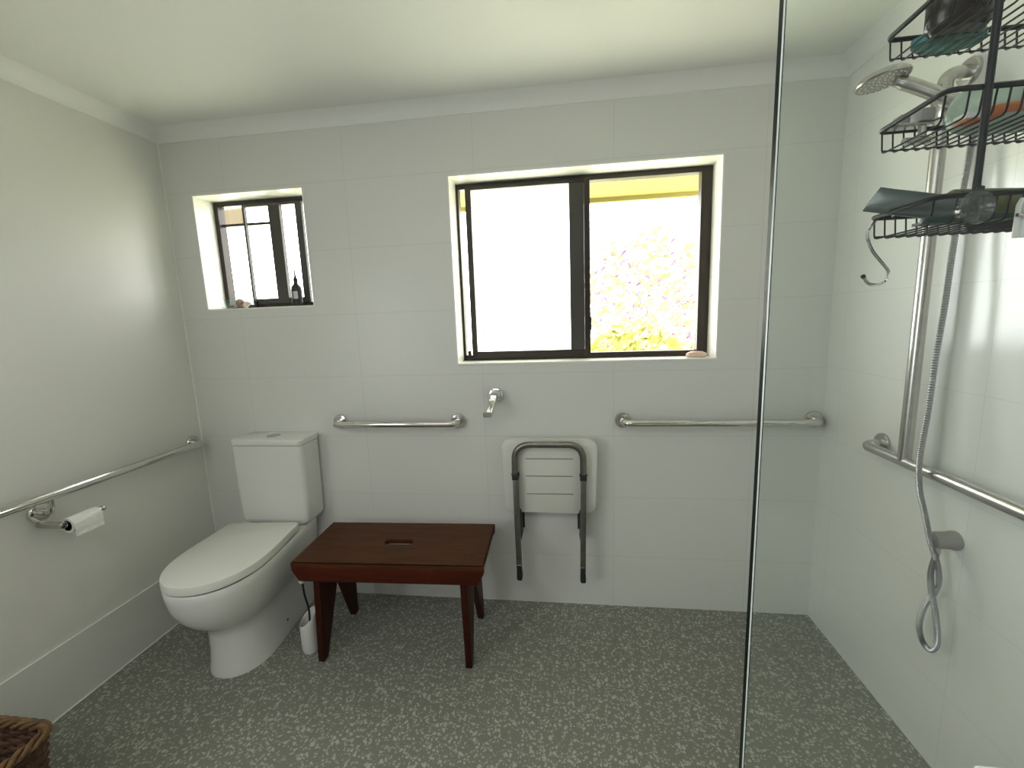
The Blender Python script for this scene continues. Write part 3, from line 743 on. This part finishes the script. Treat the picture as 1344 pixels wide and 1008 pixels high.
bm = bm_new(); loft(bm, [osec(c, zf0+.002, .030, .022, .80), osec(c, zf0+.010, .030, .022, 1), osec(c, zf0+.040, .030, .023, 1), osec(c, zf0+.046, .030, .023, .95)]); obj('contents', bm, M['brown_liquid'], t)
bm = bm_new(); loft(bm, [osec(c, zf0+.0463, .030, .023, .99), osec(c, zf0+.11, .032, .025, .98), osec(c, zf0+.125, .032, .025, .8), osec(c, zf0+.135, .036, .028, .4), osec(c, zf0+.15, .036, .028, .35)]); obj('shell', bm, M['teal'], t)

zf1 = 1.626 - .026 + .0015
t = thing('conditioner_bottle', 'pale green see-through bottle lying in the middle caddy basket', 'bottle', (2.44, -1.375, zf1))
bm = bm_new(); lathe(bm, [(0,0),(.012,.001),(.020,.006),(.0245,.018),(.026,.035),(.026,.110),(.02,.124),(.011,.130)], (2.345, -1.372, zf1+.0265), 'X', 28); obj('body', bm, M['pale_green'], t)
bm = bm_new(); lathe(bm, [(.0112,0),(.013,.002),(.013,.024),(0,.025)], (2.475, -1.372, zf1+.0265), 'X', 20); obj('cap', bm, M['white_plastic'], t)
t = thing('safety_razor', 'orange and white plastic razor lying at the front of the middle basket', 'razor', (2.38, -1.41, zf1))
bm = bm_new(); tube(bm, smooth_path([(2.342, -1.411, zf1+.006), (2.353, -1.411, zf1+.009), (2.368, -1.411, zf1+.0125), (2.40, -1.411, zf1+.014), (2.44, -1.411, zf1+.013)], 6), [.0048+.0018*math.sin(i*.26)**2 for i in range(25)], 12); obj('handle', bm, M['orange'], t)
bm = bm_new(); box(bm, 2.322, 2.344, -1.420, -1.402, zf1+.0022, zf1+.009, .002); rz = obj('blade_head', bm, M['white_plastic'], t)
bm = bm_new(); box(bm, 2.323, 2.343, -1.419, -1.403, zf1+.0, zf1+.0025, .0006); obj('guard_strip', bm, M['orange'], rz)
t = thing('steel_razor', 'grey razor head with flat silver blade at the left of the middle basket', 'razor', (2.32, -1.345, zf1))
bm = bm_new(); box(bm, 2.297, 2.338, -1.356, -1.340, zf1+.022, zf1+.025, .001); obj('blade', bm, M['satin'], t)
bm = bm_new(); box(bm, 2.322, 2.338, -1.358, -1.340, zf1+.0255, zf1+.040, .002); obj('clip', bm, M['grey_plastic'], t)
bm = bm_new(); tube(bm, [(2.330, -1.350, zf1+.010), (2.330, -1.350, zf1+.0225)], .004, 8); tube(bm, [(2.310, -1.352, zf1+.0055), (2.338, -1.350, zf1+.0055)], .0045, 8); obj('stem', bm, M['satin'], t)

zf2 = 1.524 - .026 + .0015
t = thing('squeeze_tube', 'olive green squeeze tube with a silvery crimped end in the lowest basket', 'tube', (2.38, -1.37, zf2))
bm = bm_new(); secs = []
for k in range(15):
    s_ = k/14; x = 2.274 + .080*s_; hz = .0155 + .001*s_; hy = .0009 + .0155*min(1, s_*1.05)**.8; zc = 1.5415 + (-.0175)*min(1, s_*1.1)
    tl = -.010*(1-s_)
    secs.append([(x + tl*.9*math.sin(2*PI*i/24)*-1, -1.362 - .012*s_ + hy*math.cos(2*PI*i/24), zc + (hz*.86)*math.sin(2*PI*i/24)) for i in range(24)])
loft(bm, secs); obj('crimped_end', bm, M['silver_film'], t)
bm = bm_new(); lathe(bm, [(.0, 0), (.013, .001), (.0155, .004), (.0165, .05), (.0165, .12), (.014, .13), (0, .13)], (2.347, -1.374, zf2+.029), (1, 0, -.06), 26); obj('body', bm, M['olive'], t)
bm = bm_new(); box(bm, 2.292, 2.43, -1.424, -1.413, zf2+.0003, zf2+.0075, .002)
for k in range(42): box(bm, 2.296+.003*k, 2.2975+.003*k, -1.413, -1.398, zf2+.0015, zf2+.0045)
tag(obj('comb', bm, M['dark_green']), 'dark green plastic comb lying on the floor of the lowest basket', 'comb')
t = thing('peg', 'pale grey plastic peg clipped on the lowest caddy basket', 'peg', (2.362, -1.44, 1.50))
bm = bm_new()
for q in (-1, 1): tube(bm, round_path([(2.3665+q*.003, -1.440, 1.478), (2.3655+q*.003, -1.4415, 1.510), (2.3655, -1.4415, 1.516)], .004, 4), .0024, 8)
obj('arm', bm, M['white_plastic'], t)
bm = bm_new(); tube(bm, [(2.360, -1.4435, 1.500), (2.371, -1.4435, 1.500)], .0018, 8); obj('spring', bm, M['satin'], t)
t = thing('scrub_cloth', 'dark crumpled scrub cloth at the right end of the lowest basket', 'cloth', (2.44, -1.40, zf2))
bm = bm_new(); bmesh.ops.create_icosphere(bm, subdivisions=4, radius=1)
from mathutils import noise
for v in bm.verts:
    d = 1 + .28*noise.noise(v.co*2.3) + .1*noise.noise(v.co*6)
    v.co = Vector((2.435 + v.co.x*d*.058, -1.349 + v.co.y*d*.006, max(zf2+.001, zf2 + .02 + v.co.z*d*.022)))
obj('cloth', bm, M['black_rubber'], t)

# ------------------------------------------------------------------ window sill things
zs = W1[2] + .0062
t = thing('pump_bottle', 'small dark bottle with a thin nozzle and pale label on the small window sill', 'bottle', (.585, .065, zs))
bm = bm_new(); lathe(bm, [(0,0),(.022,0),(.0245,.003),(.0245,.082),(.022,.094),(.012,.106),(.009,.112)], (.585, .060, zs), 'Z', 26); obj('body', bm, M['amber'], t)
bm = bm_new(); lathe(bm, [(.010,0),(.010,.02),(.007,.026),(.0048,.03),(.0018,.068),(0,.069)], (.585, .060, zs+.112), 'Z', 16); obj('nozzle', bm, M['black_rubber'], t)
bm = bm_new(); R_ = .0249; pts = [(-1.0+ .9*k/8) - .75 for k in range(9)]
for k in range(8):
    a, b = pts[k], pts[k+1]
    bm.faces.new([bm.verts.new((.585+R_*math.cos(q), .060+R_*math.sin(q), zs+zz)) for q, zz in ((a,.036),(b,.036),(b,.072),(a,.072))])
obj('label_panel', bm, M['label_paper'], t)
def shell(c, s, mat, label, tw):
    bm = bm_new(); pts = []; n = 46
    for k in range(n):
        f = k/(n-1); a = f*4.6*PI; rad = s*(1-f)**1.1*.55
        pts.append((c[0] + s*1.3*f*math.cos(tw) + rad*math.cos(a)*.5*abs(math.sin(tw)), c[1] + s*1.0*f*math.sin(tw)*.5 + rad*math.cos(a)*.5, c[2] + s*.5 + rad*math.sin(a)*.5))
    tube(bm, pts, [s*.5*(1-k/(n-1))**.9 + .0006 for k in range(n)], 10)
    lo = min(v.co.z for v in bm.verts)
    for v in bm.verts: v.co.z += c[2] - lo
    return tag(obj('sea_shell', bm, mat), label, 'shell', 'shells on the small window sill')
shell((.270, .055, zs), .040, M['shell_brown'], 'brown spiral sea shell, largest of the shells on the small sill', .2)
shell((.335, .030, zs), .027, M['shell_pale'], 'pale cream sea shell right of the brown shell on the small sill', 2.6)
bm = bm_new(); lathe(bm, [(0,0),(.026,0),(.032,.006),(.040,.05),(.0385,.05),(.030,.008),(0,.005)], (.205, .07, zs), 'Z', 28); tag(obj('glass_dish', bm, M['clear_glass']), 'small clear glass dish at the left end of the small window sill', 'dish')
zs2 = W2[2] + .0062
bm = bm_new()
def so(z, kx, ky): return [(2.484 + .046*kx*math.cos(2*PI*i/28), .052 + .028*ky*math.sin(2*PI*i/28), z) for i in range(28)]
loft(bm, [so(zs2, .8, .8), so(zs2+.004, .97, .97), so(zs2+.011, 1, 1), so(zs2+.019, .88, .86), so(zs2+.025, .55, .5), so(zs2+.026, .2, .2)]); tag(obj('soap_bar', bm, M['soap']), 'pinkish beige bar of soap on the right end of the large window sill', 'soap')

# ------------------------------------------------------------------ wicker basket
bx0, bx1, by0, by1, bh = .085, .475, -1.56, -1.095, .34
t = thing('wicker_basket', 'brown woven wicker basket on the floor beside the left wall', 'basket', ((bx0+bx1)/2, (by0+by1)/2, 0))
bm = bm_new(); N_ = 27
for j in range(N_):
    z = .012 + (bh-.03)*j/(N_-1); k = .86 + .14*z/bh
    ring = rrect((bx0+bx1)/2, (by0+by1)/2, (bx1-bx0)/2*k, (by1-by0)/2*k, .05, 5)
    path = []; m = len(ring)
    for i in range(m):
        p, q = Vector(ring[i]), Vector(ring[(i+1) % m]); L_ = (q-p).length; st = max(1, int(L_/.018))
        for s in range(st): path.append(p.lerp(q, s/st))
    P2 = []
    for i, p in enumerate(path):
        a, b = path[i-1], path[(i+1) % len(path)]; d = (b-a); nr = Vector((d.y, -d.x)).normalized()
        o = .0045 * math.sin(i*PI/2 + (j % 2)*PI); P2.append((p.x+nr.x*o, p.y+nr.y*o, z))
    tube(bm, P2, .0074, 6, closed=True)
box(bm, bx0+.035, bx1-.035, by0+.035, by1-.035, .004, .012)
obj('woven_side', bm, M['wicker_dark'], t)
bm = bm_new(); ring = rrect((bx0+bx1)/2, (by0+by1)/2, (bx1-bx0)/2, (by1-by0)/2, .045, 6); m = len(ring)
pl = []
for i in range(m):
    p, q = Vector(ring[i]), Vector(ring[(i+1) % m]); st = max(1, int((q-p).length/.006))
    for s in range(st): pl.append(p.lerp(q, s/st))
nl = len(pl)
for ph in (0, 2*PI/3, 4*PI/3):
    pp = []
    for i, p in enumerate(pl):
        a, b = pl[i-1], pl[(i+1) % nl]; d = (b-a); nr = Vector((d.y, -d.x)).normalized(); w = 2*PI*round(nl/16)*i/nl + ph
        pp.append((p.x + nr.x*.009*math.cos(w), p.y + nr.y*.009*math.cos(w), bh - .006 + .008*math.sin(w)))
    tube(bm, pp, .0066, 7, closed=True)
obj('braided_rim', bm, M['wicker'], t)

# ------------------------------------------------------------------ vanity behind the glass screen (its corner shows at lower right)
vx0, vx1, vy0, vy1, vz = 2.352, 2.99, -2.12, -1.487, .9
t = thing('vanity_unit', 'white vanity unit corner beside the glass screen at the lower right', 'vanity', ((vx0+vx1)/2, (vy0+vy1)/2, 0))
bm = bm_new(); box(bm, vx0+.015, vx1, vy0+.015, vy1-.004, .12, vz-.036, .003); box(bm, vx0+.05, vx1, vy0+.06, vy1-.03, .001, .12); obj('cabinet', bm, M['vanity'], t, False)
bm = bm_new(); box(bm, vx0, vx1, vy0, vy1, vz-.035, vz, .004); obj('benchtop', bm, M['vanity'], t)
bm = bm_new(); lathe(bm, [(.10,0),(.15,.02),(.185,.09),(.19,.115),(.182,.115),(.17,.07),(.12,.02),(0,.012)], (2.70, -1.82, vz+.0005), 'Z', 40); obj('basin', bm, M['ceramic'], t)
bm = bm_new(); tube(bm, round_path([(2.93, -1.82, vz), (2.93, -1.82, vz+.21), (2.80, -1.82, vz+.19)], .03, 6), .014, 14); obj('basin_tap', bm, M['chrome'], t)
for k in range(2):
    ya = vy0+.02 + k*.30
    bm = bm_new(); box(bm, vx0-.004, vx0+.0148, ya, ya+.295, .125, vz-.04, .002); dr = obj('door', bm, M['vanity'], t)
    bm = bm_new(); yk = ya + (.255 if k == 0 else .04); tube(bm, round_path([(vx0-.004, yk, .70), (vx0-.03, yk, .70), (vx0-.03, yk, .80), (vx0-.004, yk, .80)], .008, 4), .004, 8); obj('handle', bm, M['satin'], dr)

# ------------------------------------------------------------------ light
w = bpy.data.worlds.new('World'); scene.world = w; w.use_nodes = True
bg = w.node_tree.nodes['Background']; bg.inputs[0].default_value = (1.0, 1.0, 1.0, 1); bg.inputs[1].default_value = 7.0
def portal(W, nm):
    l = bpy.data.lights.new(nm, 'AREA'); l.shape = 'RECTANGLE'; l.size = W[1]-W[0]; l.size_y = W[3]-W[2]
    l.cycles.is_portal = True
    o = bpy.data.objects.new(nm, l); COL.objects.link(o); o.location = ((W[0]+W[1])/2, .172, (W[2]+W[3])/2); o.rotation_euler = (-PI/2, 0, 0)
portal(W1, 'window_portal_small'); portal(W2, 'window_portal_large')
l = bpy.data.lights.new('rear_fill_light', 'AREA'); l.shape = 'RECTANGLE'; l.size = 1.8; l.size_y = .9; l.energy = 12; l.color = (1, 1, .985)  # unseen fill lamp added under the ceiling behind the camera, no real fixture
o = bpy.data.objects.new('rear_fill_light', l); COL.objects.link(o); o.location = (1.3, -2.5, ZC-.006)
l = bpy.data.lights.new('side_fill_light', 'AREA'); l.shape = 'RECTANGLE'; l.size = 1.0; l.size_y = 1.1; l.energy = 14; l.color = (.98, .99, 1)  # fill lamp added at the left to lift the right wall, not a window
o = bpy.data.objects.new('side_fill_light', l); COL.objects.link(o); o.location = (.02, -2.5, 1.35); o.rotation_euler = (0, -PI/2, 0)
l = bpy.data.lights.new('sun', 'SUN'); l.energy = 14; l.angle = .02; l.color = (1, .97, .9)
o = bpy.data.objects.new('sun', l); COL.objects.link(o); o.rotation_euler = (math.radians(14), math.radians(-8), 0)
# ------------------------------------------------------------------ camera
F, PIT, YAW, ROL = 562.304, -.1531996, .12927382, .03559627
cy, sy, cp, sp_, cr, sr = math.cos(YAW), math.sin(YAW), math.cos(PIT), math.sin(PIT), math.cos(ROL), math.sin(ROL)
Rm = Matrix(((cy,-sy,0),(sy,cy,0),(0,0,1))) @ Matrix(((1,0,0),(0,cp,-sp_),(0,sp_,cp))) @ Matrix(((cr,0,sr),(0,1,0),(-sr,0,cr)))
right, fwd, up = Rm.col[0], Rm.col[1], Rm.col[2]
cam = bpy.data.cameras.new('camera'); cam.sensor_width = 36; cam.lens = 36*F/1344; cam.clip_start = .02
co = bpy.data.objects.new('camera', cam); COL.objects.link(co)
mw = Matrix.Identity(4)
for i in range(3): mw[i][0] = right[i]; mw[i][1] = up[i]; mw[i][2] = -fwd[i]
mw[0][3], mw[1][3], mw[2][3] = 1.9053898, -1.95840498, 1.41516372
co.matrix_world = mw
scene.camera = co

vs = scene.view_settings
vs.view_transform = 'Standard'; vs.look = 'None'; vs.exposure = .26; vs.gamma = 1.
c = scene.cycles
c.max_bounces = 10; c.diffuse_bounces = 6; c.glossy_bounces = 5; c.transparent_max_bounces = 24; c.transmission_bounces = 8
c.caustics_reflective = False; c.caustics_refractive = False; c.sample_clamp_indirect = 6
c.use_denoising = True
